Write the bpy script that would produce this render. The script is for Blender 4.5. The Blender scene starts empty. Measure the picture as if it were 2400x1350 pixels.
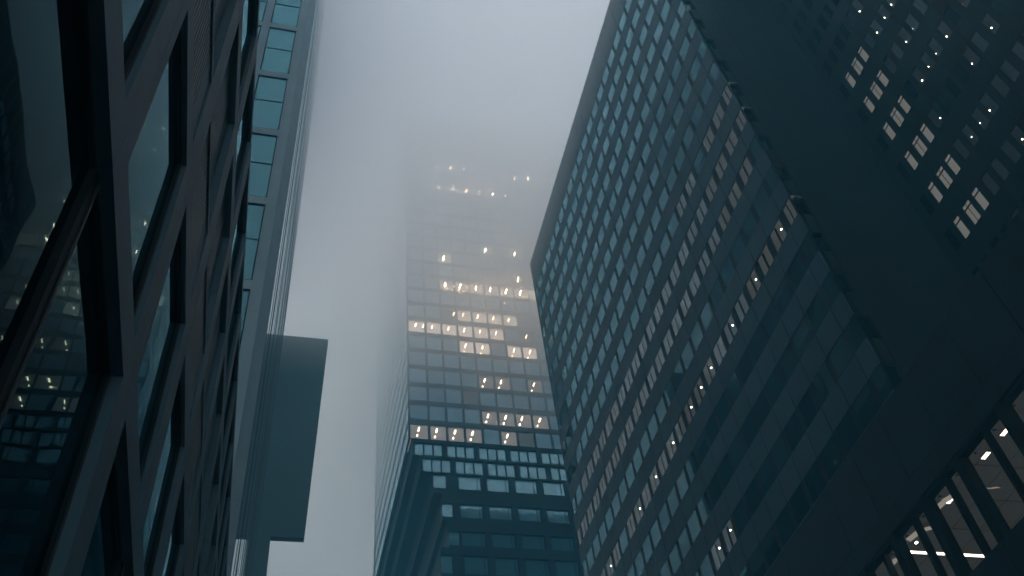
import bpy, math, random
from mathutils import Matrix, Vector
random.seed(7)
R = math.radians
sc = bpy.context.scene
col = sc.collection
EYE = 1.7                                    # camera height; most heights below are measured from the eye

# ------------------------------------------------------------------ camera
AX = ((0.97064753, -0.2214192, -0.09389838),
      (-0.10836392, -0.75117598, 0.65114661),
      (-0.21471057, -0.62185866, -0.75312096))   # camera right, up, back in world axes
cam = bpy.data.objects.new('camera', bpy.data.cameras.new('camera'))
col.objects.link(cam)
cam.data.sensor_width = 36.0
cam.data.lens = 33.036
cam.data.clip_start = 0.1
cam.data.clip_end = 6000
cam.matrix_world = Matrix(((AX[0][0], AX[1][0], AX[2][0], 0), (AX[0][1], AX[1][1], AX[2][1], 0), (AX[0][2], AX[1][2], AX[2][2], EYE), (0, 0, 0, 1)))
sc.camera = cam

# ------------------------------------------------------------------ light
SUN_EL, SUN_AZ = R(66), R(280)                # high and to the left, veiled by the fog
w = bpy.data.worlds.new('World'); sc.world = w; w.use_nodes = True
nt = w.node_tree
sky = nt.nodes.new('ShaderNodeTexSky'); sky.sky_type = 'NISHITA'; sky.sun_disc = False
sky.sun_elevation = SUN_EL; sky.sun_rotation = SUN_AZ
sky.air_density = 1.0; sky.dust_density = 1.0; sky.ozone_density = 0.7
nt.links.new(sky.outputs[0], nt.nodes['Background'].inputs[0])
nt.nodes['Background'].inputs[1].default_value = 0.15
sl = bpy.data.lights.new('sun', 'SUN'); sl.energy = 0.5; sl.angle = R(50); sl.color = (1, 0.98, 0.95)
so = bpy.data.objects.new('sun', sl); col.objects.link(so)
sd = Vector((math.sin(SUN_AZ) * math.cos(SUN_EL), math.cos(SUN_AZ) * math.cos(SUN_EL), math.sin(SUN_EL)))
so.rotation_euler = sd.to_track_quat('Z', 'Y').to_euler(); so.location = (0, 0, 150)
vs = sc.view_settings
vs.view_transform = 'Standard'; vs.look = 'None'; vs.gamma = 1; vs.use_curve_mapping = False
vs.exposure = 2.12
cy = sc.cycles
cy.max_bounces = 10; cy.diffuse_bounces = 3; cy.glossy_bounces = 4; cy.transmission_bounces = 4
cy.volume_bounces = 6; cy.transparent_max_bounces = 16
cy.use_denoising = True
cy.sample_clamp_indirect = 10.0

LAMP = 13.0                                  # ceiling lamps
GLOW = 0.195                                   # lamplight of lit rooms, put into ceilings and walls as emission

# ------------------------------------------------------------------ materials
def mat(name, base, rough=0.6, metal=0.0, var=0.0, scale=0.6, spec=0.5, ior=1.5, bump=0.0, emis=None, estr=0.0, rnd=0.0, stain=0.0):
    m = bpy.data.materials.new(name); m.use_nodes = True
    n = m.node_tree.nodes; l = m.node_tree.links; b = n['Principled BSDF']
    b.inputs['Base Color'].default_value = (*base, 1)
    b.inputs['Roughness'].default_value = rough; b.inputs['Metallic'].default_value = metal
    b.inputs['Specular IOR Level'].default_value = spec; b.inputs['IOR'].default_value = ior
    if emis:
        b.inputs['Emission Color'].default_value = (*emis, 1); b.inputs['Emission Strength'].default_value = estr
    if var or rnd or stain:
        tc = n.new('ShaderNodeTexCoord')
        fac = None
        if var:
            nz = n.new('ShaderNodeTexNoise'); nz.inputs['Scale'].default_value = scale; nz.inputs['Detail'].default_value = 6
            l.new(tc.outputs['Object'], nz.inputs['Vector'])
            mr = n.new('ShaderNodeMapRange'); mr.inputs[1].default_value = 0.3; mr.inputs[2].default_value = 0.7
            mr.inputs[3].default_value = 1 - var; mr.inputs[4].default_value = 1 + var
            l.new(nz.outputs[0], mr.inputs[0]); fac = mr.outputs[0]
        if stain:                             # rain streaks running down the wall
            mp = n.new('ShaderNodeMapping'); mp.inputs['Scale'].default_value = (1.3, 1.3, 0.06)
            l.new(tc.outputs['Object'], mp.inputs[0])
            nz = n.new('ShaderNodeTexNoise'); nz.inputs['Scale'].default_value = 1.0; nz.inputs['Detail'].default_value = 5
            l.new(mp.outputs[0], nz.inputs['Vector'])
            mr = n.new('ShaderNodeMapRange'); mr.inputs[1].default_value = 0.35; mr.inputs[2].default_value = 0.7
            mr.inputs[3].default_value = 1.0; mr.inputs[4].default_value = 1 - stain
            l.new(nz.outputs[0], mr.inputs[0])
            if fac is None: fac = mr.outputs[0]
            else:
                mu = n.new('ShaderNodeMath'); mu.operation = 'MULTIPLY'; l.new(fac, mu.inputs[0]); l.new(mr.outputs[0], mu.inputs[1]); fac = mu.outputs[0]
        if rnd:
            oi = n.new('ShaderNodeObjectInfo')
            mr = n.new('ShaderNodeMapRange'); mr.inputs[3].default_value = 1 - rnd; mr.inputs[4].default_value = 1 + rnd
            l.new(oi.outputs['Random'], mr.inputs[0])
            if fac is None: fac = mr.outputs[0]
            else:
                mu = n.new('ShaderNodeMath'); mu.operation = 'MULTIPLY'; l.new(fac, mu.inputs[0]); l.new(mr.outputs[0], mu.inputs[1]); fac = mu.outputs[0]
        mx = n.new('ShaderNodeVectorMath'); mx.operation = 'SCALE'; mx.inputs[0].default_value = base
        l.new(fac, mx.inputs['Scale']); l.new(mx.outputs[0], b.inputs['Base Color'])
    if bump:
        tc = n.new('ShaderNodeTexCoord'); nz = n.new('ShaderNodeTexNoise'); nz.inputs['Scale'].default_value = bump
        l.new(tc.outputs['Object'], nz.inputs['Vector'])
        bp = n.new('ShaderNodeBump'); bp.inputs['Strength'].default_value = 0.02; bp.inputs['Distance'].default_value = 0.4
        l.new(nz.outputs[0], bp.inputs['Height']); l.new(bp.outputs[0], b.inputs['Normal'])
    return m

def clear_glass(name, tint=(0.8, 0.85, 0.86), refl=0.12):
    m = bpy.data.materials.new(name); m.use_nodes = True
    n = m.node_tree.nodes; l = m.node_tree.links; n.remove(n['Principled BSDF'])
    t = n.new('ShaderNodeBsdfTransparent'); t.inputs[0].default_value = (*tint, 1)
    g = n.new('ShaderNodeBsdfGlossy'); g.inputs['Roughness'].default_value = 0.02; g.inputs['Color'].default_value = (0.8, 0.9, 0.95, 1)
    f = n.new('ShaderNodeFresnel'); f.inputs[0].default_value = 1.35
    mx = n.new('ShaderNodeMixShader')
    l.new(f.outputs[0], mx.inputs[0]); l.new(t.outputs[0], mx.inputs[1]); l.new(g.outputs[0], mx.inputs[2])
    l.new(mx.outputs[0], n['Material Output'].inputs['Surface'])
    return m

def coated(name, base, tint, f0, p, rough=0.02, rnd=0.0, bump=0.0):
    """tinted coated glass: a dark body under a reflection that grows toward grazing view"""
    m = bpy.data.materials.new(name); m.use_nodes = True
    n = m.node_tree.nodes; l = m.node_tree.links; n.remove(n['Principled BSDF'])
    d = n.new('ShaderNodeBsdfDiffuse'); d.inputs[0].default_value = (*base, 1)
    g = n.new('ShaderNodeBsdfGlossy'); g.inputs['Roughness'].default_value = rough; g.inputs['Color'].default_value = (*tint, 1)
    lw = n.new('ShaderNodeLayerWeight'); lw.inputs['Blend'].default_value = 0.5
    pw = n.new('ShaderNodeMath'); pw.operation = 'POWER'; pw.inputs[1].default_value = p; l.new(lw.outputs['Facing'], pw.inputs[0])
    mr = n.new('ShaderNodeMapRange'); mr.inputs[3].default_value = f0; mr.inputs[4].default_value = 0.98; l.new(pw.outputs[0], mr.inputs[0])
    fac = mr.outputs[0]
    if rnd:
        oi = n.new('ShaderNodeObjectInfo'); m2 = n.new('ShaderNodeMapRange'); m2.inputs[3].default_value = 1 - rnd; m2.inputs[4].default_value = 1.0
        l.new(oi.outputs['Random'], m2.inputs[0]); mu = n.new('ShaderNodeMath'); mu.operation = 'MULTIPLY'
        l.new(fac, mu.inputs[0]); l.new(m2.outputs[0], mu.inputs[1]); fac = mu.outputs[0]
    if bump:
        tc = n.new('ShaderNodeTexCoord'); nz = n.new('ShaderNodeTexNoise'); nz.inputs['Scale'].default_value = bump
        l.new(tc.outputs['Object'], nz.inputs['Vector'])
        bp = n.new('ShaderNodeBump'); bp.inputs['Strength'].default_value = 0.02; bp.inputs['Distance'].default_value = 0.3
        l.new(nz.outputs[0], bp.inputs['Height']); l.new(bp.outputs[0], g.inputs['Normal'])
    mx = n.new('ShaderNodeMixShader'); l.new(fac, mx.inputs[0]); l.new(d.outputs[0], mx.inputs[1]); l.new(g.outputs[0], mx.inputs[2])
    l.new(mx.outputs[0], n['Material Output'].inputs['Surface'])
    return m

def emit(name, c, s):
    m = bpy.data.materials.new(name); m.use_nodes = True
    n = m.node_tree.nodes; l = m.node_tree.links; n.remove(n['Principled BSDF'])
    e = n.new('ShaderNodeEmission'); e.inputs[0].default_value = (*c, 1); e.inputs[1].default_value = s
    l.new(e.outputs[0], n['Material Output'].inputs['Surface'])
    return m

def volume(name, c, d, g):
    m = bpy.data.materials.new(name); m.use_nodes = True
    n = m.node_tree.nodes; l = m.node_tree.links; n.remove(n['Principled BSDF'])
    v = n.new('ShaderNodeVolumePrincipled'); v.inputs['Color'].default_value = (*c, 1)
    v.inputs['Density'].default_value = d; v.inputs['Anisotropy'].default_value = g
    l.new(v.outputs[0], n['Material Output'].inputs['Volume'])
    return m

M = dict(
    stone_dark=mat('dark_stone', (0.10, 0.165, 0.21), 0.55, spec=0.12, var=0.10, scale=0.8, stain=0.10),
    joint=mat('joint_shadow', (0.012, 0.016, 0.02), 0.9),  # dark backing behind open joints and louvres
    frame=mat('dark_metal_frame', (0.016, 0.022, 0.027), 0.6, spec=0.1),
    bead=mat('frame_bead', (0.04, 0.052, 0.06), 0.5, spec=0.2),
    glass_near=coated('near_glass', (0.002, 0.008, 0.011), (0.44, 0.82, 0.94), 0.010, 9, 0.015, bump=0.5),
    louvre=mat('louvre_metal', (0.048, 0.078, 0.098), 0.45, metal=0.2, var=0.06),
    stone_pale=mat('pale_stone', (0.58, 0.73, 0.80), 0.6, spec=0.2, var=0.06, scale=0.5, stain=0.07),
    stone_chamfer=mat('grey_stone', (0.46, 0.60, 0.68), 0.6, spec=0.2, var=0.06, scale=0.5, stain=0.07),  # pale stone with the chamfer's shade put into the colour
    glass_pale=coated('teal_glass', (0.01, 0.04, 0.055), (0.40, 0.88, 1.0), 0.20, 4, 0.03, bump=0.1),
    glass_screen=coated('screen_glass', (0.02, 0.04, 0.05), (0.85, 0.97, 1.0), 0.15, 5, 0.03),
    mull_pale=mat('pale_mullion', (0.22, 0.30, 0.34), 0.4, spec=0.2),
    slab=mat('slab_cladding', (0.17, 0.265, 0.29), 0.7, spec=0.12, var=0.08, scale=0.1),
    tower_glass=coated('tower_glass', (0.03, 0.075, 0.10), (0.56, 0.84, 1.0), 0.36, 5, 0.05, rnd=0.22),
    tower_metal=mat('tower_metal', (0.10, 0.155, 0.19), 0.5, spec=0.12),
    base_clad=mat('base_cladding', (0.010, 0.019, 0.024), 0.6, spec=0.12, var=0.08),
    base_glass=coated('base_glass', (0.10, 0.31, 0.40), (0.55, 0.88, 1.0), 0.5, 5, 0.05, rnd=0.2),  # teal body colour stands in for bright reflections
    rail=mat('pale_rail', (0.5, 0.55, 0.55), 0.5),
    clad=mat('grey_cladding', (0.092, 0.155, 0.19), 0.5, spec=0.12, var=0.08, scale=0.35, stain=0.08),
    clad_dark=mat('dark_end_cladding', (0.030, 0.042, 0.047), 0.55, spec=0.12, var=0.16, scale=0.25, stain=0.22),  # grey cladding with the shade of end wall and wing put into the colour
    clad_mull=mat('dark_mullion', (0.012, 0.024, 0.032), 0.5, spec=0.12),
    grid_glass=coated('grid_glass', (0.012, 0.042, 0.052), (0.48, 0.82, 0.94), 0.11, 4, 0.03, rnd=0.3),
    grid_blind=coated('grid_glass_blind', (0.05, 0.10, 0.12), (0.50, 0.83, 0.96), 0.12, 4, 0.05, rnd=0.3),
    wing_glass=coated('wing_glass', (0.006, 0.016, 0.022), (0.6, 0.9, 1.0), 0.05, 5, 0.03, rnd=0.4),
    panel=mat('podium_panel', (0.034, 0.046, 0.058), 0.5, spec=0.12, var=0.10, scale=0.3, stain=0.10),
    side_glass=coated('tower_side_glass', (0.02, 0.05, 0.06), (0.72, 0.92, 1.0), 0.45, 5, 0.05, rnd=0.15),
    clear=clear_glass('clear_glass'),
    ceil_tower=emit('lit_tower_ceiling', (1.0, 0.86, 0.82), 0.36 * GLOW),
    ceil_high=emit('lit_high_storey_ceiling', (1.0, 0.76, 0.62), 2.4 * GLOW),
    ceil_grey=emit('lit_grey_ceiling', (0.82, 0.92, 1.0), 0.11 * GLOW),
    ceil_warm=emit('lit_warm_ceiling', (1.0, 0.90, 0.84), 0.085 * GLOW),
    ceil_dim=emit('dim_ceiling', (0.75, 0.88, 1.0), 0.022 * GLOW),
    ceil_bright=emit('lit_stair_ceiling', (1.0, 0.90, 0.80), 0.24 * GLOW),
    ceil_pod=emit('podium_ceiling', (1.0, 0.94, 0.86), 0.042 * GLOW),
    lamp=emit('lamp_glow', (1.0, 0.76, 0.52), LAMP),
    lamp_tower=emit('tower_lamp_glow', (1.0, 0.62, 0.36), LAMP * 0.9),
    lamp_high=emit('high_storey_lamp_glow', (1.0, 0.62, 0.38), LAMP * 8),
    lamp_soft=emit('lamp_soft_glow', (1.0, 0.78, 0.58), LAMP * 0.3),
    lamp_spot=emit('spot_glow', (1.0, 0.80, 0.60), LAMP * 0.10),
    lamp_tube=emit('tube_glow', (1.0, 0.82, 0.64), LAMP * 0.10),
    inside=mat('dark_interior', (0.02, 0.024, 0.028), 0.9),
    sail=emit('glowing_panel', (1.0, 0.84, 0.68), 0.42 * GLOW),  # emission stands in for light falling on the baffles
    blind=mat('beige_fabric', (0.62, 0.54, 0.46), 0.8),
    asphalt=mat('asphalt', (0.05, 0.05, 0.052), 0.8, var=0.2, scale=1.5),
    paving=mat('paving', (0.16, 0.165, 0.17), 0.7, var=0.15, scale=1.0),
    kerb=mat('kerb_stone', (0.25, 0.25, 0.25), 0.7, var=0.1),
    paint=mat('road_paint', (0.75, 0.75, 0.72), 0.6, var=0.1),
)

# ------------------------------------------------------------------ mesh helpers
class MB:
    """collects boxes and quads in a local frame (u along the wall, d into the building, z up)"""
    def __init__(s): s.v = []; s.f = []; s.m = []; s.mats = []
    def mi(s, k):
        if k not in s.mats: s.mats.append(k)
        return s.mats.index(k)
    def box(s, u0, u1, d0, d1, z0, z1, k):
        if u1 - u0 < 1e-4 or z1 - z0 < 1e-4 or d1 - d0 < 1e-5: return
        i = len(s.v); a = s.mi(k)
        s.v += [(u0, d0, z0), (u1, d0, z0), (u1, d1, z0), (u0, d1, z0), (u0, d0, z1), (u1, d0, z1), (u1, d1, z1), (u0, d1, z1)]
        for q in ((0, 3, 2, 1), (4, 5, 6, 7), (0, 1, 5, 4), (1, 2, 6, 5), (2, 3, 7, 6), (3, 0, 4, 7)):
            s.f.append(tuple(i + x for x in q)); s.m.append(a)
    def poly(s, pts, k):
        i = len(s.v); s.v += list(pts); s.f.append(tuple(range(i, i + len(pts)))); s.m.append(s.mi(k))
    def prism(s, pts, z0, z1, k):                      # pts counter-clockwise from above
        n = len(pts); i = len(s.v); a = s.mi(k)
        s.v += [(x, y, z0) for x, y in pts] + [(x, y, z1) for x, y in pts]
        s.f.append(tuple(i + j for j in reversed(range(n)))); s.f.append(tuple(i + n + j for j in range(n))); s.m += [a, a]
        for j in range(n):
            k2 = (j + 1) % n
            s.f.append((i + j, i + k2, i + n + k2, i + n + j)); s.m.append(a)
    def add(s, other, off, rz=0.0):
        i = len(s.v); c, q = math.cos(rz), math.sin(rz)
        s.v += [(x * c - y * q + off[0], x * q + y * c + off[1], z + off[2]) for x, y, z in other.v]
        s.f += [tuple(i + x for x in f) for f in other.f]
        s.m += [s.mi(other.mats[a]) for a in other.m]
    def mesh(s, name):
        me = bpy.data.meshes.new(name); me.from_pydata(s.v, [], s.f)
        for k in s.mats: me.materials.append(M[k])
        me.polygons.foreach_set('material_index', s.m); me.update()
        return me
    def build(s, name, parent=None, loc=(0, 0, 0), rz=0.0):
        return put(name, s.mesh(name), parent, loc, rz)

def put(name, me, parent=None, loc=(0, 0, 0), rz=0.0):
    o = bpy.data.objects.new(name, me); col.objects.link(o)
    o.location = loc; o.rotation_euler = (0, 0, rz)
    if parent is not None: o.parent = parent
    return o

def thing(name, label, cat, loc):
    o = bpy.data.objects.new(name, None); col.objects.link(o); o.location = loc; o.empty_display_size = 2
    o['label'] = label; o['category'] = cat
    return o

def structure(o): o['kind'] = 'structure'; return o

# facing: which way the wall looks; local u runs along it, local d goes into the building
FACE = {'-y': 0.0, '-x': -math.pi / 2, '+x': math.pi / 2}
def frame_of(face, x, y):
    """local origin on a wall plane"""
    return FACE[face], (x, y, 0)

def cells(a, b, spans):
    """solid intervals of [a,b] that the sorted spans leave"""
    out = []; p = a
    for s, e in sorted(spans):
        if s > p: out.append((p, s))
        p = max(p, e)
    if p < b: out.append((p, b))
    return out

def wall_grid(mb, u0, u1, z0, z1, cols, rows, t, k, kp=None, dp=0.0, gap=0.0, tp=None):
    """bands between window rows and piers between window columns; bands are cut into panels at each pier (gap = open joint)"""
    for a, b in cells(z0, z1, rows):
        if gap:
            cuts = [u0] + [(p + q) / 2 for p, q in cells(u0, u1, cols)[1:-1]] + [u1]
            for c0, c1 in zip(cuts, cuts[1:]): mb.box(c0 + gap / 2, c1 - gap / 2, 0, t, a, b, k)
            mb.box(u0 + 0.1, u1 - 0.1, 0.035, t - 0.02, a + 0.02, b - 0.02, 'joint')
        else: mb.box(u0, u1, 0, t, a, b, k)
    for ra, rb in rows:
        for a, b in cells(u0, u1, cols): mb.box(a, b, dp, tp or t, ra - 0.003 * bool(gap), rb + 0.003 * bool(gap), kp or k)

# ------------------------------------------------------------------ windows
def frame_mb(wd, h, d, fw=0.06, k='frame', depth=0.08, mid=None, transom=None):
    m = MB()
    m.box(0, fw, d - depth, d, 0, h, k); m.box(wd - fw, wd, d - depth, d, 0, h, k)
    m.box(fw, wd - fw, d - depth, d, 0, fw, k); m.box(fw, wd - fw, d - depth, d, h - fw, h, k)
    if mid: m.box(mid - fw / 2, mid + fw / 2, d - depth + 0.004, d - 0.004, fw, h - fw, k)
    if transom: m.box(fw, wd - fw, d - depth + 0.008, d - 0.008, transom - 0.05, transom + 0.05, k)
    return m
def pane_mb(wd, h, d, k, fw=0.06):
    m = MB(); m.poly([(fw, d - 0.02, fw), (wd - fw, d - 0.02, fw), (wd - fw, d - 0.02, h - fw), (fw, d - 0.02, h - fw)], k); return m

_mesh = {}
def cached(key, fn, name):
    if key not in _mesh:
        mb = fn(); _mesh[key] = (mb, mb.mesh(name))
    return _mesh[key]

CAMI = cam.matrix_world.inverted()
F = 33.036 / 36.0
def screen(p):
    q = CAMI @ Vector(p)
    if q.z >= -0.1: return None
    return (F * q.x / -q.z, F * q.y / -q.z)
def screen_area(spec):
    """share of the frame that a window opening covers, to choose which repeats are built one by one"""
    rz, (ox, oy, _), u, z, wd, h = spec['rz'], spec['o'], spec['u'], spec['z'], spec['w'], spec['h']
    c, s = math.cos(rz), math.sin(rz)
    pts = [screen((ox + x * c, oy + x * s, zz)) for x, zz in ((u, z), (u + wd, z), (u + wd, z + h), (u, z + h))]
    if any(p is None for p in pts): return 0
    cx = sum(p[0] for p in pts) / 4; cyy = sum(p[1] for p in pts) / 4
    if abs(cx) > 0.51 or abs(cyy) > 0.29: return 0
    return abs(sum(pts[i][0] * pts[(i + 1) % 4][1] - pts[(i + 1) % 4][0] * pts[i][1] for i in range(4))) / 2

def windows(parent, specs, base, most=100, stuff_name='window_grid'):
    """each window a part (frame) with its pane, lit ceiling and lamps as sub-parts; past MOST the rest is one stuff part"""
    ranked = sorted(range(len(specs)), key=lambda i: -screen_area(specs[i]))
    single = set(ranked[:most])
    rest = MB()
    for i, s in enumerate(specs):
        c, q = math.cos(s['rz']), math.sin(s['rz'])
        off = (s['o'][0] + s['u'] * c, s['o'][1] + s['u'] * q, s['z'])
        key = s['key']
        pieces = [('window',) + cached(key + ('f',), s['frame'], 'window'), ('pane',) + cached(key + ('p', s.get('lit')), s['pane'], 'pane')]
        if s.get('room'): pieces.append(('ceiling',) + cached(key + ('r', s.get('lit')), s['room'], 'ceiling'))
        if s.get('blind'): pieces.append(('blind',) + cached(key + ('b',), s['blind'], 'blind'))
        for mbs in s.get('lamps', ()): pieces.append(('ceiling_light', mbs[0], mbs[1]))
        if i in single:
            loc = (off[0] - base[0], off[1] - base[1], off[2] - base[2])
            wo = put('window', pieces[0][2], parent, loc, s['rz'])
            for nm, mb, me in pieces[1:]: put(nm, me, wo)
        else:
            for nm, mb, me in pieces: rest.add(mb, off, s['rz'])
    if rest.v:
        o = rest.build(stuff_name, parent, (-base[0], -base[1], -base[2])); o['kind'] = 'stuff'

def lamp_mesh(key, *boxes, k='lamp'):
    def fn():
        m = MB()
        for b in boxes: m.box(*b, k)
        return m
    return cached(('lamp', key, k), fn, 'ceiling_light')

# ================================================================== the setting
def sheet(name, x0, x1, y0, y1, z, k):
    m = MB(); m.poly([(x0, y0, z), (x1, y0, z), (x1, y1, z), (x0, y1, z)], k)
    return structure(m.build(name))
sheet('ground', -280, 280, -180, 380, 0.0, 'paving')
sheet('road', 3.0, 24.5, -180, 380, 0.004, 'asphalt')
m = MB(); m.box(-1.2, 2.8, -180, 380, 0.003, 0.13, 'paving'); structure(m.build('pavement'))
m = MB(); m.box(24.7, 29.9, -180, 380, 0.003, 0.13, 'paving'); structure(m.build('pavement'))
m = MB(); m.box(2.8, 3.0, -180, 380, 0.002, 0.14, 'kerb'); structure(m.build('kerb'))
m = MB(); m.box(24.5, 24.7, -180, 380, 0.002, 0.14, 'kerb'); structure(m.build('kerb'))
m = MB()
for i in range(60): m.box(13.6, 13.75, -170 + i * 9, -166 + i * 9, 0.008, 0.0085, 'paint')
structure(m.build('road_markings'))

# ================================================================== near dark stone office (left)
BX = -1.7
base = (BX, 0.0, 0.0)
T = thing('stone_office', 'dark stone office block with deep window bays and upright louvre bands, close beside the camera', 'office building', base)
Y0, Y1 = -8.3, 37.0
O, RZ = (BX, 0, 0), FACE['+x']               # local u = world Y
J = [7.55 + 2.9 * k for k in range(-5, 11)]   # far jamb of each bay; a stone pier 0.66 wide follows
PW = 0.66
e = EYE
rows = {'shop': (1.0 + e, 7.04 + e), 'win2': (7.6 + e, 10.93 + e), 'louvre3': (11.46 + e, 13.2 + e), 'louvre4': (13.36 + e, 16.8 + e), 'win5': (17.4 + e, 20.72 + e)}
top = 21.05 + e
bay = [(j - 2.9 + PW, j) for j in J]
wide = [(bay[i][0], bay[i + 1][1]) for i in range(0, len(bay) - 1, 2)]
mb = MB()
def pier(mb, a, b, z0, z1):
    zm = z0 + (z1 - z0) * 0.47
    for p, q in ((z0, zm - 0.005), (zm + 0.005, z1)): mb.box(a, b - 0.21, 0, 0.55, p, q, 'stone_dark')
    mb.box(b - 0.20, b, 0, 0.55, z0, z1, 'stone_dark')
    mb.box(a + 0.03, b - 0.03, 0.02, 0.5, z0 + 0.01, z1 - 0.01, 'joint')
zs = sorted(rows.values())
for a, b in cells(0, top, zs):
    prev = Y0
    for j in J + [Y1]:
        p = min(j + PW / 2, Y1)
        if p - prev > 0.02: mb.box(prev + 0.004, p - 0.004, 0, 0.55, a, b, 'stone_dark')
        prev = p
    mb.box(Y0 + 0.05, Y1 - 0.05, 0.015, 0.5, a + 0.004, b - 0.004, 'joint')
for nm, (za, zb) in rows.items():
    spans = wide if nm == 'shop' else bay
    for a, b in cells(Y0, Y1, spans): pier(mb, a, b, za, zb)
mb.build('stone_wall', T, (0, 0, 0), RZ)
m = MB(); m.box(Y0 + 0.02, Y1 - 0.02, 0.8, 24, 0, top - 0.4, 'inside'); m.box(Y0, Y1, 0.552, 24.2, top - 0.4, top - 0.3, 'stone_dark')
m.box(Y0, Y0 + 0.3, 0.552, 24, 0, top - 0.41, 'stone_dark'); m.box(Y1 - 0.3, Y1, 0.552, 24, 0, top - 0.41, 'stone_dark')
m.build('core', T, (0, 0, 0), RZ)
m = MB(); m.box(-62, Y1, 6.6, 24, top - 0.29, 97, 'stone_dark'); m.build('setback_block', T, (0, 0, 0), RZ)  # added mass hidden above the parapet, blocks sky light from the street
m = MB(); m.box(-62, Y0 - 0.005, 0, 24, 0, top - 0.3, 'stone_dark'); m.build('rear_wing', T, (0, 0, 0), RZ)  # added mass out of view behind the camera, blocks sky light
for nm in ('win2', 'win5'):
    za, zb = rows[nm]; h = zb - za; wd = 2.9 - PW
    def fr(h=h, wd=wd):
        q = MB(); f0, f1 = 0.075, 0.2
        q.box(0, 0.05, f0, f1, 0, h, 'frame'); q.box(wd - 0.05, wd, f0, f1, 0, h, 'frame')
        q.box(0.05, wd - 0.05, f0, f1, 0, 0.05, 'frame'); q.box(0.05, wd - 0.05, f0, f1, h - 0.05, h, 'frame')
        q.box(0.05, wd - 0.06, f0 - 0.012, f0 - 0.002, h - 0.03, h - 0.005, 'bead'); q.box(wd - 0.035, wd - 0.005, f0 - 0.012, f0 - 0.002, 0.01, h - 0.04, 'bead')
        return q
    def pn(h=h, wd=wd):
        q = MB(); q.poly([(0.05, 0.113, 0.05), (wd - 0.05, 0.113, 0.05), (wd - 0.05, 0.113, h - 0.05), (0.05, 0.113, h - 0.05)], 'glass_near'); return q
    fm = fr().mesh('window'); pm = pn().mesh('pane')
    for a, b in bay:
        if a < Y0: continue
        o = put('window', fm, T, (0, a, za), RZ); put('pane', pm, o)
za, zb = rows['shop']; h = zb - za
for a, b in wide:
    wd = b - a; q = MB(); f0, f1 = 0.13, 0.25
    mid = wd / 2 + 0.06
    q.box(0, 0.06, f0, f1, 0, h, 'frame'); q.box(wd - 0.06, wd, f0, f1, 0, h, 'frame')
    q.box(0.06, wd - 0.06, f0, f1, 0, 0.2, 'frame'); q.box(0.06, wd - 0.06, f0, f1, h - 0.06, h, 'frame')
    q.box(mid - 0.08, mid + 0.10, 0.105, f1, 0.2, h - 0.06, 'frame')
    q.box(0.06, wd - 0.07, f0 - 0.015, f0 - 0.002, h - 0.04, h - 0.008, 'bead'); q.box(wd - 0.04, wd - 0.008, f0 - 0.015, f0 - 0.002, 0.01, h - 0.05, 'bead')
    q.box(mid + 0.06, mid + 0.098, 0.09, 0.103, 0.2, h - 0.07, 'bead')
    o = q.build('window', T, (0, a, za), RZ)
    for c0, c1 in ((0.06, mid - 0.08), (mid + 0.10, wd - 0.06)):
        p = MB(); p.poly([(c0, 0.17, 0.2), (c1, 0.17, 0.2), (c1, 0.17, h - 0.06), (c0, 0.17, h - 0.06)], 'glass_near'); p.build('pane', o)
for nm, rec in (('louvre3', 0.03), ('louvre4', 0.14)):
    za, zb = rows[nm]; h = zb - za; wd = 2.9 - PW
    q = MB(); n = int((wd - 0.5) / 0.107)
    for i in range(n): q.box(0.02 + i * 0.107, 0.075 + i * 0.107, rec, rec + 0.07, 0.02, h - 0.02, 'louvre')
    q.box(0.02 + n * 0.107, wd, rec, rec + 0.07, 0.0, h, 'stone_dark')
    q.box(0, wd, rec + 0.09, rec + 0.11, 0, h, 'joint')
    lm = q.mesh('louvre')
    for a, b in bay:
        if a >= Y0: put('louvre', lm, T, (0, a, za), RZ)

# ================================================================== pale stone tower behind it
PY = 40.0
base = (-2.5, PY, 0)
T = thing('pale_tower', 'pale stone tower with stacked tall teal windows and a narrow finned glass street face', 'tower', base)
CH = (-1.93, PY + 1.0)
PTOP = 160.0
zb0 = [64.45 + 9.03 * k + e for k in range(-7, 11)]
prow = [(z, z + 8.2) for z in zb0 if z + 8.2 < PTOP - 0.5]
pcol = [(-24.2, -21.8), (-21.1, -18.7), (-18.0, -15.6), (-14.9, -12.45), (-11.8, -9.35), (-8.72, -6.28), (-5.62, -3.22)]
mb = MB()
U0, U1 = -26.0, -2.5
for a, b in cells(0, PTOP, prow):            # stone rails between the stacked windows
    for ca, cb in pcol: mb.box(ca - 0.001, cb + 0.001, 0.03, 0.5, a, b, 'stone_pale')
for a, b in cells(U0, U1, pcol):              # stone piers in courses
    z = 0.0; i = 0
    while z < PTOP:
        z2 = min(z + 3.01, PTOP); mb.box(a, b, 0, 0.5, z + 0.008, z2 - 0.008, 'stone_pale'); z = z2
    mb.box(a + 0.02, b - 0.02, 0.02, 0.48, 0, PTOP - 0.02, 'joint')
mb.build('stone_wall', T, (2.5, 0, 0))
m = MB(); z = 1.4
pts = lambda s: [(-2.497 + s, PY + 0.003 + s * 0.2), (CH[0] - s * 0.2, CH[1] - s), (CH[0] - 0.4, CH[1] - 0.003), (-2.497 + s, PY + 0.9)]
while z < PTOP:
    z2 = min(z + 3.01, PTOP); m.prism([(x + 2.5, y - PY) for x, y in pts(0.0)], z + 0.008, z2 - 0.008, 'stone_chamfer'); z = z2
m.prism([(x + 2.5, y - PY) for x, y in ((-2.51, PY + 0.05), (-1.97, PY + 0.985), (-2.3, PY + 0.98), (-2.51, PY + 0.88))], 0, PTOP - 0.02, 'joint')
m.build('corner_pier', T)
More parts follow.
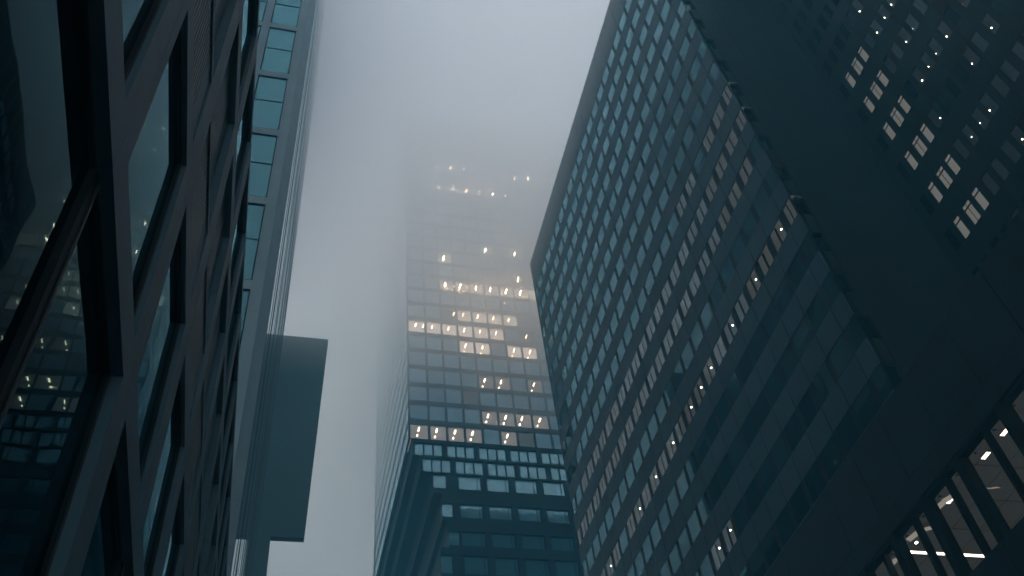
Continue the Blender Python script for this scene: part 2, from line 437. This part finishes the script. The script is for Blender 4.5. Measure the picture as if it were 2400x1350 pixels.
m = MB(); m.box(-26, -2.2, 0.6, 46, 0, PTOP - 1, 'inside'); m.build('core', T, (2.5, 0, 0))
m = MB(); m.box(-26, -1.95, 0.5, 46, PTOP - 0.9, PTOP - 0.3, 'stone_pale'); m.build('roof', T, (2.5, 0, 0))
for (za, zb) in prow:
    h = zb - za
    for ca, cb in pcol:
        wd = cb - ca
        def fr():
            q = frame_mb(wd, h, 0.18, 0.09, 'frame', 0.1)
            q.box(0.09, wd - 0.09, 0.1, 0.15, h - 3.9 - 0.035, h - 3.9 + 0.035, 'frame'); return q
        fmb = cached(('pale', 'f'), fr, 'window')
        o = put('window', fmb[1], T, (ca + 2.5, 0, za))
        for z0, z1 in ((0.09, h - 3.935), (h - 3.865, h - 0.09)):
            pmb = cached(('pale', 'p', round(z0, 2)), lambda: (lambda q: (q.poly([(0.09, 0.14, z0), (wd - 0.09, 0.14, z0), (wd - 0.09, 0.14, z1), (0.09, 0.14, z1)], 'glass_pale'), q)[1])(MB()), 'pane')
            put('pane', pmb[1], o)
m = MB(); L = 45.0                            # glass street face with slim upright fins
m.box(0, L, 0.0, 0.3, 0, PTOP, 'glass_screen')
m.build('street_glazing', T, (CH[0] + 2.5, 1.003, 0), FACE['+x'])
for i in range(16):
    m = MB(); m.box(0, 0.10 + 0.05 * (i % 3), -0.014 - 0.012 * (i % 3), -0.001, 0, PTOP, 'mull_pale' if i % 2 else 'tower_metal')
    m.build('fin', T, (CH[0] + 2.5, 1.2 + i * 2.95, 0), FACE['+x'])

# ================================================================== dark slab block in the fog (left)
SY = 96.0
T = thing('slab_block', 'plain dark slab block jutting out over its narrower stem, half lost in fog', 'building', (-8, SY, 0))
m = MB()
zt, zb = 1.042 * SY + e, 0.69 * SY + e
xa, xt, xb = -14.0, 4.22, 3.2
v = [(xa, 0, zb), (xb, 0, zb), (xb, 0.9, zb), (xa, 0.9, zb), (xa, 0, zt), (xt, 0, zt), (xt, 0.9, zt), (xa, 0.9, zt)]
for q in ((0, 3, 2, 1), (4, 5, 6, 7), (0, 1, 5, 4), (1, 2, 6, 5), (2, 3, 7, 6), (3, 0, 4, 7)): m.poly([v[i] for i in q], 'slab')
m.build('upper_block', T, (8, 0, 0))
m = MB(); m.box(-14, -0.65, 0.02, 13.5, 0, zb - 0.002, 'slab'); m.build('stem', T, (8, 0, 0))
m = MB()
for i in range(1, 15): m.box(-14, -0.6, -0.03, 0.019, i * 4.4, i * 4.4 + 0.25, 'base_clad')
m.build('floor_band', T, (8, 0, 0))

# ================================================================== central glass tower
TY, TX = 105.0, 17.15
base = (TX, TY, 0)
T = thing('glass_tower', 'glass tower with lit office storeys rising into the fog above a stepped dark base', 'tower', base)
NK, NC = 24, 16
TB = 90.4 + e
TW = NC * 2.7 + 0.7
rowsT = [(TB + 3.8 * k + 0.02, TB + 3.8 * k + 2.88) for k in range(NK)]
colsT = [(0.15, 2.95)] + [(3.25 + 2.7 * (n - 1), 3.25 + 2.7 * (n - 1) + 2.42) for n in range(1, NC)]
TT = TB + 3.8 * NK
mb = MB(); wall_grid(mb, 0, TW, TB, TT, colsT, rowsT, 0.35, 'tower_metal', dp=0.05)
mb.build('front_frame', T)
LIT = {0: [.54, 1.06, 1.55, 2.58, 3.08, 3.59, 5.58, 6.1], 1: [4.59, 5.6, 6.09, 6.58, 7.63], 2: [3.05], 3: [4.56, 5.59, 7.6], 5: [3.56, 4.1, 4.63, 6.11, 6.66, 7.15, 7.67],
       6: [.49, 1.02, 1.55, 2.57, 3.1, 3.56, 4.08, 4.59, 5.61, 7.61], 7: [3.03, 3.58, 4.05, 4.55, 5.05, 5.58, 6.08, 6.59],
       9: [2.52, 3.04, 3.55, 4.09, 4.61, 5.59, 6.11, 6.63, 7.13, 7.65, 8.15], 10: [7.66, 8.1], 11: [2.52], 12: [5.59, 6.11, 7.12, 7.68], 16: [4.09],
       17: [2.54, 3.06, 3.57, 4.58, 5.6, 6.13, 6.66, 7.65], 19: [2.5, 3.04, 3.54, 4.04, 4.54, 5.56, 6.1, 7.6, 8.12, 8.63, 9.15, 9.71]}
LITWIN = {0: [0, 1, 2, 3, 5], 1: [4, 5, 6, 7], 2: [], 3: [4, 5, 7], 5: [3, 4, 6, 7], 6: [0, 1, 2, 3, 4, 5], 7: [3, 4, 5, 6], 9: [2, 3, 4, 5, 6, 7, 8], 10: [], 11: [2], 12: [5, 7]}
specs = []
for k in range(NK):
    for n in range(NC):
        c0, c1 = colsT[n]; wd, h = round(c1 - c0, 2), 2.86
        lamps = [x * 2.7 + 0.3 - c0 for x in LIT.get(k, []) if c0 - 0.15 <= x * 2.7 + 0.3 < c1 + 0.13]
        lit = bool(lamps) or n in LITWIN.get(k, [])
        s = dict(rz=0.0, o=base, u=c0, z=rowsT[k][0], w=wd, h=h, key=('tower', wd), lit=lit)
        s['frame'] = lambda wd=wd: frame_mb(wd, 2.86, 0.12, 0.05, 'tower_metal', 0.06)
        if lit:
            warm = n in LITWIN.get(k, [])
            s['key'] = ('tower', wd, 'lit', warm, k >= 5)
            s['pane'] = lambda wd=wd: pane_mb(wd, 2.86, 0.12, 'clear', 0.05)
            def room(warm=warm, wd=wd, hi=k >= 5):
                q = MB(); c = ('ceil_high' if hi else 'ceil_tower') if warm else 'ceil_grey'
                q.poly([(-0.1, 0.3, 2.9), (-0.1, 3.2, 2.9), (wd + 0.1, 3.2, 2.9), (wd + 0.1, 0.3, 2.9)], c)
                q.poly([(-0.1, 3.2, 0), (wd + 0.1, 3.2, 0), (wd + 0.1, 3.2, 2.9), (-0.1, 3.2, 2.9)], c)
                q.poly([(wd + 0.1, 0.3, 0), (wd + 0.1, 3.2, 0), (wd + 0.1, 3.2, 2.9), (wd + 0.1, 0.3, 2.9)], c)
                return q
            s['room'] = room
            L = []
            for x in lamps:
                r = round(max(0.08, min(wd - 0.02, x)), 1)
                L.append(lamp_mesh(('t', r), (r - 0.045, r + 0.045, 0.8, 1.6, 2.8, 2.86), k='lamp_tower' if k < 9 else 'lamp_high'))
                if k in (0, 1, 3, 5): L.append(lamp_mesh(('t2', r), (r - 0.04, r + 0.04, 2.45, 2.75, 2.8, 2.86), k='lamp_tower'))
            s['lamps'] = L
        else:
            s['pane'] = lambda wd=wd: pane_mb(wd, 2.86, 0.12, 'tower_glass', 0.05)
        specs.append(s)
# side face toward the street gap
SD = 40.0
ns = int(SD / 2.7)
colsS = [(SD - 0.15 - 2.7 * n - 2.42, SD - 0.15 - 2.7 * n) for n in range(ns)]
mb = MB(); wall_grid(mb, 0.0, SD - 0.06, TB, TT, sorted(colsS), rowsT, 0.3, 'tower_metal', dp=0.03)
mb.build('side_frame', T, (0, SD, 0), FACE['-x'])
sideo = (TX, TY + SD, 0)
for k in range(NK):
    for (a, b) in colsS:
        specs.append(dict(rz=FACE['-x'], o=sideo, u=a, z=rowsT[k][0], w=2.42, h=2.86, key=('towerside',), lit=False,
                          frame=lambda: frame_mb(2.42, 2.86, 0.08, 0.05, 'tower_metal', 0.04), pane=lambda: pane_mb(2.42, 2.86, 0.06, 'side_glass', 0.05)))
# stepped base
baserows = [(17.7, 87.3, 90.4), (18.8, 84.45, 87.3), (20.5, 80.9, 84.45), (21.6, 76.4, 80.9), (22.3, 71.9, 76.4)]
z = 71.9; br = list(baserows)
for i in range(17): br.append((21.1, z - 4.23, z)); z -= 4.23
win = {0: (87.5, 89.8, 1.85), 1: (84.5, 87.0, 1.85), 2: (81.7, 84.4, 1)}
mbb = MB()
for i, (xl, z0, z1) in enumerate(br):
    u0 = xl - TX
    if i < 2: wz = ((87.45 + e, 89.75 + e), (84.55 + e, 86.95 + e))[i]
    elif i == 2: wz = (81.75 + e, 84.2 + e)
    elif i == 3: wz = (77.0 + e, 79.3 + e)
    elif i == 4: wz = (72.5 + e, 74.75 + e)
    else: wz = (z1 - 3.9 + e, z1 - 1.15 + e)
    cols = []
    if i < 2:
        x = xl + 0.35; n = 0
        while x + 1.3 < TX + TW - 1:
            cols.append((x - TX, x + 1.3 - TX)); x += 1.38 if n % 3 != 2 else 2.0; n += 1
    else:
        cols.append((u0 + 0.05, u0 + 1.6 + 0.35 * (i == 2)))
        x = 24.2
        while x + 3.3 < TX + TW - 1: cols.append((x - TX, x + 3.25 - TX)); x += 4.15
    z0 = max(z0 + e, 0); 
    if z1 + e <= 0.5: break
    rec = 0.0 if i < 5 else -0.35
    sub = MB(); wall_grid(sub, u0, TW, z0, z1 + e - 0.002, cols, [wz], 0.5, 'base_clad', dp=0.04)
    sub.box(u0, u0 + 0.4, 0.503, 40, z0, z1 + e - 0.002, 'base_clad')
    if i < 6: sub.box(u0 + 0.403, TW, 0.503, 40, z0, z0 + 0.3, 'base_clad')
    mbb.add(sub, (0, rec, 0))
    for (a, b) in cols:
        wd = round(b - a, 2); h = round(wz[1] - wz[0], 2)
        md = wd - 0.5 if wd > 3 else None
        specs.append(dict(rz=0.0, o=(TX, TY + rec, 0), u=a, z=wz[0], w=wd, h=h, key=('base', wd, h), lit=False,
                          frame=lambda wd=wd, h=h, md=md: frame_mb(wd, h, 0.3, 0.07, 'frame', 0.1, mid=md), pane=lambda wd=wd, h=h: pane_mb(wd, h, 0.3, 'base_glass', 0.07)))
mbb.build('stepped_base', T)
windows(T, specs, base)
m = MB(); m.box(0.4, TW - 0.4, 3.4, SD - 0.5, TB + 0.1, TT - 0.2, 'inside'); m.box(0.42, TW - 0.3, 0.355, SD - 0.01, TB - 0.0, TB + 0.03, 'base_clad')
m.box(7, TW - 0.6, 1.0, 39, 0, TB - 0.3, 'inside')
m.build('core', T)
m = MB(); m.box(0, TW, 0, SD, TT + 0.002, TT + 0.5, 'tower_metal'); m.build('roof', T)
m = MB(); m.box(1.1, 1.25, 1.0, 39.5, TB - 0.28, TB - 0.05, 'rail'); m.build('soffit_rail', T)
for xx, zz in ((2.3, 87.3), (3.95, 84.45), (4.9, 80.9)):
    m = MB(); m.box(xx - 0.45, xx - 0.4, 1.0, 39.5, zz + e - 0.08, zz + e - 0.01, 'tower_metal'); m.build('soffit_joint', T)
# glazed side of the lowest block with crossed braces
q = MB(); q.box(0, 18, -0.06, -0.01, 45, 70.2, 'frame'); wobj = q.build('side_window', T, (21.1 - TX, 18.2, 0), FACE['-x'])
p = MB()
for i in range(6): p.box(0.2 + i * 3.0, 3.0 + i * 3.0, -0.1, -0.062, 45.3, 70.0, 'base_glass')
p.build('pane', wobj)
p = MB()
for i in range(6):
    for zz in (45.5, 53.6, 61.7):
        a, b = 0.2 + i * 3.0, 3.0 + i * 3.0
        p.poly([(a, -0.14, zz), (a + 0.25, -0.14, zz), (b, -0.14, zz + 8), (b - 0.25, -0.14, zz + 8)], 'mull_pale')
p.build('brace', wobj)

# ================================================================== right: grid office tower on a panelled podium
GX, GY0, GY1 = 30.0, 29.6, 78.0
base = (GX, GY1, 0)
T = thing('grid_office', 'dark office tower gridded with small square windows above a panelled podium', 'office tower', base)
GTOP = 100.0 + e
PODT = 31.15 + e
heads = [94.2 - 3.82 * k + e for k in range(17)]
rowsG = [(h - 1.87, h) for h in heads]
pw = 2.165
colsG = [(GY1 - (31.19 + pw * j) - 1.72, GY1 - (31.19 + pw * j)) for j in range(21)] + [(0.35, GY1 - (31.19 + pw * 21))]
colsG = sorted(colsG) + [(GY1 - 30.73, GY1 - GY0 - 0.05)]
UL = GY1 - GY0
RZ = FACE['-x']
mb = MB()
wall_grid(mb, 0, UL, PODT, GTOP, colsG, sorted(rowsG), 0.13, 'clad', 'clad_mull', 0.03, gap=0.10)
mb.build('street_wall', T, (0, 0, 0), RZ)
# end wall facing the camera, with the corner windows wrapping round
mb = MB()
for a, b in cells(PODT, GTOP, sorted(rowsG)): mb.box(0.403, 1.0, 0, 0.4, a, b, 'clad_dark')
zc = PODT
lev = [PODT] + sorted(h for h in heads) + [GTOP]
xs = [1.0, 1.7, 3.1, 4.9, 6.7, 8.5, 9.6]
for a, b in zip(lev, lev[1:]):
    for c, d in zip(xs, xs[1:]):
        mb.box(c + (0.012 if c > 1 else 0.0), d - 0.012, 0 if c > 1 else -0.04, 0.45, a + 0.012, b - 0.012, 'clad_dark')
mb.box(1.02, 9.6, 0.04, 0.44, PODT, GTOP - 0.02, 'joint')
mb.build('end_wall', T, (0, GY0 - GY1, 0))
for (za, zb) in rowsG:
    q = MB(); q.box(0.41, 0.99, 0.2, 0.24, za, zb, 'frame'); q.poly([(0.12, 0.19, za + 0.03), (0.99, 0.19, za + 0.03), (0.99, 0.19, zb - 0.03), (0.12, 0.19, zb - 0.03)], 'wing_glass')
    q.build('corner_window', T, (0, GY0 - GY1, 0))
# lit windows: (row, first column, last column, ceiling, lamp)
LITG = [(8, 3, 4, 'grey', 0), (8, -1, 1, 'warm', 0), (9, -1, 2, 'warm', 0), (9, 3, 9, 'grey', 0), (9, 10, 13, 'grey', 0), (9, 14, 19, 'warm', 0), (10, 0, 2, 'warm', 0), (10, 3, 10, 'grey', 0), (10, 11, 21, 'warm', 0),
        (12, -1, 2, 'warm', 1), (12, 3, 5, 'grey', 1), (12, 6, 20, 'warm', 1), (15, 8, 9, 'grey', 1), (13, 3, 4, 'teal', 0), (11, 4, 7, 'teal', 0)]
specs = []
ncol = len(colsG)
for k, (za, zb) in enumerate(rowsG):
    for ci, (a, b) in enumerate(colsG):
        j = 20 - (ci - 1) if ci > 0 else 21       # column number counted from the corner
        if ci == ncol - 1: j = -1
        wd = round(b - a, 3); h = 1.87
        s = dict(rz=RZ, o=base, u=a, z=za, w=wd, h=h, key=('grid', wd), lit=None)
        s['frame'] = lambda wd=wd: frame_mb(wd, 1.87, 0.06, 0.03, 'frame', 0.025)
        lit = None
        for (r, j0, j1, c, lp) in LITG:
            if r == k and j0 <= j <= j1 and c != 'teal': lit = (c, lp)
        if lit and random.random() > 0.06:
            c, lp = lit
            s['lit'] = c
            s['pane'] = lambda wd=wd: pane_mb(wd, 1.87, 0.06, 'clear', 0.03)
            def room(wd=wd, c=c):
                q = MB(); kk = 'ceil_warm' if c == 'warm' else 'ceil_grey'
                q.poly([(-0.1, 0.14, 1.9), (-0.1, 1.5, 1.9), (wd + 0.1, 1.5, 1.9), (wd + 0.1, 0.14, 1.9)], kk)
                q.poly([(-0.1, 1.5, -0.2), (wd + 0.1, 1.5, -0.2), (wd + 0.1, 1.5, 1.9), (-0.1, 1.5, 1.9)], 'inside')
                q.poly([(-0.1, 0.14, -0.2), (-0.1, 1.5, -0.2), (-0.1, 1.5, 1.9), (-0.1, 0.14, 1.9)], kk)
                return q
            s['room'] = room
            def bars(wd=wd):
                q = MB(); q.box(wd * 0.32, wd * 0.42, 0.16, 0.22, 0, 1.86, 'inside'); q.box(wd * 0.82, wd * 0.92, 0.16, 0.2, 0, 1.86, 'inside'); return q
            s['blind'] = bars
            if lp and (k > 12 or j < 0 or j % 2 == 0 or 5 < j < 9):
                yc = (31.19 + pw * max(j, 0)) / 30.0; ul = round(max(-0.05, 1.35 - 0.62 * yc), 1)
                s['lamps'] = [lamp_mesh(('g', ul), (ul - 0.035, ul + 0.035, 0.58, 0.64, 1.77, 1.83))]
        else:
            bl = random.choice((0, 0, 0, 0.35, 0.6, 0.95)) if random.random() < 0.6 else 0
            s['lit'] = 'b%s' % bl
            def pn(wd=wd, bl=bl):
                if not bl: return pane_mb(wd, 1.87, 0.06, 'grid_glass', 0.03)
                q = MB(); zz = 0.03 + 1.81 * (1 - bl)
                for z0, z1, kk in ((0.03, zz, 'grid_glass'), (zz, 1.84, 'grid_blind')): q.poly([(0.03, 0.04, z0), (wd - 0.03, 0.04, z0), (wd - 0.03, 0.04, z1), (0.03, 0.04, z1)], kk)
                return q
            s['pane'] = pn
        specs.append(s)
windows(T, specs, base)
m = MB(); m.box(0.05, UL - 0.5, 1.9, 34, PODT + 0.1, GTOP - 1.2, 'inside'); m.box(0.02, UL - 0.5, 0.45, 34, GTOP - 1.1, GTOP - 0.8, 'clad')
m.build('core', T, (0, 0, 0), RZ)
# podium: panels, recessed glazing with deep fins, lit ceilings behind
PY0, PY1 = -40.0, GY1  # near end lengthened out of view to shade the inner corner
jy = [34.65 + 3.12 * i for i in range(0, 14)] + [31.53, 28.4, 24.8, 21.5, 18.3, 15.1, 11.9, 8.7, 5.6] + [2.4 - 3.2 * i for i in range(13)]
jy = sorted(y for y in jy if PY0 < y < PY1)
cuts = [PY0] + jy + [PY1]
WZ0, WZ1 = 21.2 + e, 25.75 + e
mb = MB()
for y0, y1 in zip(cuts, cuts[1:]):
    u0, u1 = GY1 - y1, GY1 - y0
    mb.box(u0 + 0.02, u1 - 0.02, 0, 0.35, 26.95 + e + 0.02, PODT - 0.06, 'panel')
    mb.box(u0 + 0.004, u1 - 0.004, -0.01, 0.35, WZ1, 26.95 + e - 0.015, 'panel')
    for zz in (0, 5.3, 10.6, 15.9): 
        mb.box(u0 + 0.015, u1 - 0.015, 0, 0.35, zz + 0.02, zz + 5.28 if zz < 15 else WZ0, 'panel')
mb.box(0.05, GY1 - PY0 - 0.05, 0.06, 0.33, WZ1 + 0.01, PODT - 0.08, 'joint'); mb.box(0.05, GY1 - PY0 - 0.05, 0.06, 0.33, 0.02, WZ0 - 0.02, 'joint')
mb.build('podium_wall', T, (0, 0, 0), RZ)
m = MB(); m.box(GY1 - GY0 + 0.1, GY1 - PY0 - 0.2, 0.352, 9.5, PODT - 0.4, PODT - 0.2, 'panel'); m.box(0.1, GY1 - PY0 - 0.1, 9.2, 9.6, 0, PODT - 0.41, 'inside')
m.box(GY1 - PY0 - 0.3, GY1 - PY0, 0.352, 9.5, 0, PODT - 0.41, 'panel'); m.box(0.1, GY1 - PY0 - 0.4, 0.4, 9.1, WZ0 - 0.5, WZ0 - 0.3, 'inside')
m.build('podium_roof', T, (0, 0, 0), RZ)
bays = list(zip(cuts, cuts[1:]))
for y0, y1 in bays:
    u0, u1 = GY1 - y1, GY1 - y0; wd = u1 - u0; h = WZ1 - WZ0
    q = MB(); md = wd * 0.57
    q.box(0, 0.24, 0.02, 0.6, 0, h - 0.005, 'frame'); q.box(wd - 0.24, wd, 0.02, 0.6, 0, h - 0.005, 'frame')
    q.box(md - 0.1, md + 0.1, 0.18, 0.55, 0.03, h - 0.2, 'frame')
    q.box(0.24, wd - 0.24, 0.1, 0.55, h - 0.2, h - 0.02, 'inside'); q.box(0.24, wd - 0.24, 0.1, 0.5, 0, 0.03, 'bead')
    o = q.build('window', T, (0, -u0, WZ0), RZ)
    for a, b in ((0.24, md - 0.1), (md + 0.1, wd - 0.24)):
        p = MB(); p.poly([(a, 0.5, 0.03), (b, 0.5, 0.03), (b, 0.5, h - 0.2), (a, 0.5, h - 0.2)], 'clear'); p.build('pane', o)
m = MB(); CZ = WZ1 - 0.1
m.poly([(0.2, 0.6, CZ), (0.2, 9.1, CZ), (GY1 - PY0 - 0.4, 9.1, CZ), (GY1 - PY0 - 0.4, 0.6, CZ)], 'ceil_pod')
for i in range(47): m.box(0.3 + i * 2.45, 0.33 + i * 2.45, 0.7, 9.0, CZ - 0.012, CZ - 0.003, 'inside')
for i in range(5): m.box(0.3, GY1 - PY0 - 0.5, 1.3 + i * 1.6, 1.325 + i * 1.6, CZ - 0.022, CZ - 0.013, 'inside')
pc = m.build('podium_ceiling', T, (0, 0, 0), RZ)
def cu(y): return GY1 - y
for (x, y) in ((31.39, 26.29), (31.41, 27.94), (31.51, 31.32), (31.45, 23.1), (31.45, 20.2)):      # recessed spot groups
    q = MB(); q.box(-0.3, 0.3, -0.16, 0.16, -0.05, -0.024, 'inside')
    for i in range(4):
        for j in range(2): q.box(-0.26 + i * 0.13, -0.17 + i * 0.13, -0.12 + j * 0.13, -0.03 + j * 0.13, -0.07, -0.051, 'lamp_spot')
    q.build('ceiling_light', pc, (cu(y), x - GX, CZ))
q = MB(); q.box(-0.05, 0.05, -0.05, 0.05, -0.07, -0.024, 'lamp'); q.build('ceiling_light', pc, (cu(34.86), 1.6, CZ))
for y in (35.66, 45.2):
    q = MB(); q.box(-0.07, 0.07, 0.8, 6.2, -0.09, -0.03, 'lamp_tube'); q.build('tube_light', pc, (cu(y), 0, CZ))
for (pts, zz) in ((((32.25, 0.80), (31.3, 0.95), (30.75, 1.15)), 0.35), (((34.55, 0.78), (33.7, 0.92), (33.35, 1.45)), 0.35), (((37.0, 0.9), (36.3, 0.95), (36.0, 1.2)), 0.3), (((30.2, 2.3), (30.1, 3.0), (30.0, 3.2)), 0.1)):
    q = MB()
    for (y0, d0), (y1, d1) in zip(pts, pts[1:]):              # bent ceiling baffles, their lit look put in as emission
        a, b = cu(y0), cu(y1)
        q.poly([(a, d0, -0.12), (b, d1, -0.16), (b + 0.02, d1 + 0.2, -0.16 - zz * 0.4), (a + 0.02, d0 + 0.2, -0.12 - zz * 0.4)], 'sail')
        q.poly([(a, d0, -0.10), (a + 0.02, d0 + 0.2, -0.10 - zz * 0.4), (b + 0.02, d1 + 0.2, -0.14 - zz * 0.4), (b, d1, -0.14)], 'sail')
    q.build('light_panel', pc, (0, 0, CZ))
for i in range(9):
    q = MB(); q.prism([(0.07 * math.cos(t * math.pi / 4), 0.07 * math.sin(t * math.pi / 4)) for t in range(8)], -0.06, -0.024, 'inside')
    q.build('smoke_detector', pc, (cu(23.0 + i * 1.62), 0.78, CZ))

# ================================================================== right: set-back office wing
WX = 39.6
base = (WX, GY0, 0)
T = thing('office_wing', 'dark set-back office wing above the podium, rows of lit windows with small ceiling lamps', 'office building', base)
WY0 = -40.0  # wing lengthened unseen behind the camera to shade the end wall
ys = [(28.26, 28.88), (27.25, 27.85), (26.0, 26.75), (25.05, 25.66), (23.88, 24.54), (22.81, 23.46)]
y = 20.57; n = 0
ys += [(21.6, 22.25)]
while y > WY0 + 1: ys.append((y, y + 0.68)); y -= 1.25 if n % 2 == 0 else 1.02; n += 1
headsW = [64.3 + 3.82 * 9 - 3.82 * k + e for k in range(18)]
headsW = [h for h in headsW if h < GTOP - 1.5 and h > PODT + 3]
rowsW = sorted((h - 1.87, h) for h in headsW)
colsW = sorted((GY0 - b, GY0 - a) for a, b in ys)
UW = GY0 - WY0
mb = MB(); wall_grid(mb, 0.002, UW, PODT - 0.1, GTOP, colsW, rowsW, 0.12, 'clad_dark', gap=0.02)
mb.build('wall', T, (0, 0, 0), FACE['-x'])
m = MB(); m.box(0.1, UW - 0.1, 2.3, 24, PODT, GTOP - 0.8, 'inside'); m.box(0.0, UW, 0.503, 24, GTOP - 0.7, GTOP - 0.4, 'clad'); m.box(UW - 0.3, UW, 0.503, 24, PODT, GTOP - 0.71, 'clad')
m.build('core', T, (0, 0, 0), FACE['-x'])
specs = []
for k, (za, zb) in enumerate(sorted(rowsW, reverse=True)):
    kk = round((64.3 + e - zb) / 3.82)            # 0 = topmost row of bright stair windows
    for (a, b) in colsW:
        yb = GY0 - b; wd = round(b - a, 3)
        s = dict(rz=FACE['-x'], o=base, u=a, z=za, w=wd, h=1.87, key=('wing', wd), lit=None)
        s['frame'] = lambda wd=wd: frame_mb(wd, 1.87, 0.06, 0.02, 'frame', 0.05)
        if 0 <= kk <= 5 and 25.0 < yb < 27.9:
            s['lit'] = 'stair'; s['key'] = ('wing', wd, 'stair')
            s['frame'] = lambda wd=wd: frame_mb(wd, 1.87, 0.06, 0.025, 'frame', 0.05, mid=(wd / 2 if wd > 0.7 else None), transom=1.42)
            s['pane'] = lambda wd=wd: pane_mb(wd, 1.87, 0.06, 'clear', 0.02)
            lvl = 'ceil_bright'
        elif kk >= -1 - (yb < 22) and yb < 24.9 and random.random() < 0.85:
            s['lit'] = 'dim'; s['pane'] = lambda wd=wd: pane_mb(wd, 1.87, 0.06, 'clear', 0.02); lvl = 'ceil_dim'
            if random.random() < 0.97 and kk < 6:
                r = random.choice((-0.45, -0.38, -0.3, -0.2)) if yb < 23.5 else 0.0; dd = random.choice((0.8, 0.9, 1.0))
                s['lamps'] = [lamp_mesh(('w', r, dd), (r - 0.022, r + 0.022, dd, dd + 0.044, 1.78, 1.82))]
        else:
            s['pane'] = lambda wd=wd: pane_mb(wd, 1.87, 0.06, 'wing_glass', 0.02); lvl = None
        if lvl:
            par = len(specs) % 3; s['key'] = s['key'] + (par,)
            sx = -0.1 if lvl == 'ceil_bright' or yb > 23.5 else -0.95
            def room(wd=wd, lvl=lvl, zc=1.9 + 0.012 * par, sx=sx):
                q = MB(); q.poly([(sx, 0.125, zc), (sx, 1.9, zc), (wd + 0.1, 1.9, zc), (wd + 0.1, 0.125, zc)], lvl)
                q.poly([(sx, 1.9, -0.4), (wd + 0.1, 1.9, -0.4), (wd + 0.1, 1.9, zc), (sx, 1.9, zc)], 'inside')
                q.poly([(sx, 0.125, -0.4), (sx, 1.9, -0.4), (sx, 1.9, zc), (sx, 0.125, zc)], lvl); return q
            s['room'] = room
        specs.append(s)
windows(T, specs, base)

# ================================================================== air
m = MB(); m.box(-290, 290, -190, 390, -1.0, 94.0, 'clad')
hz = m.build('haze'); hz['kind'] = 'stuff'; hz.data.materials.clear(); hz.data.materials.append(volume('haze_air', (0.20, 0.70, 0.92), 0.0034, 0.3))
m = MB(); m.box(-700, 700, -600, 800, 94.02, 184.0, 'clad')
cl = m.build('cloud'); cl['kind'] = 'stuff'; cl.data.materials.clear(); cl.data.materials.append(volume('low_cloud', (0.98, 0.967, 0.922), 0.044, 0.6))
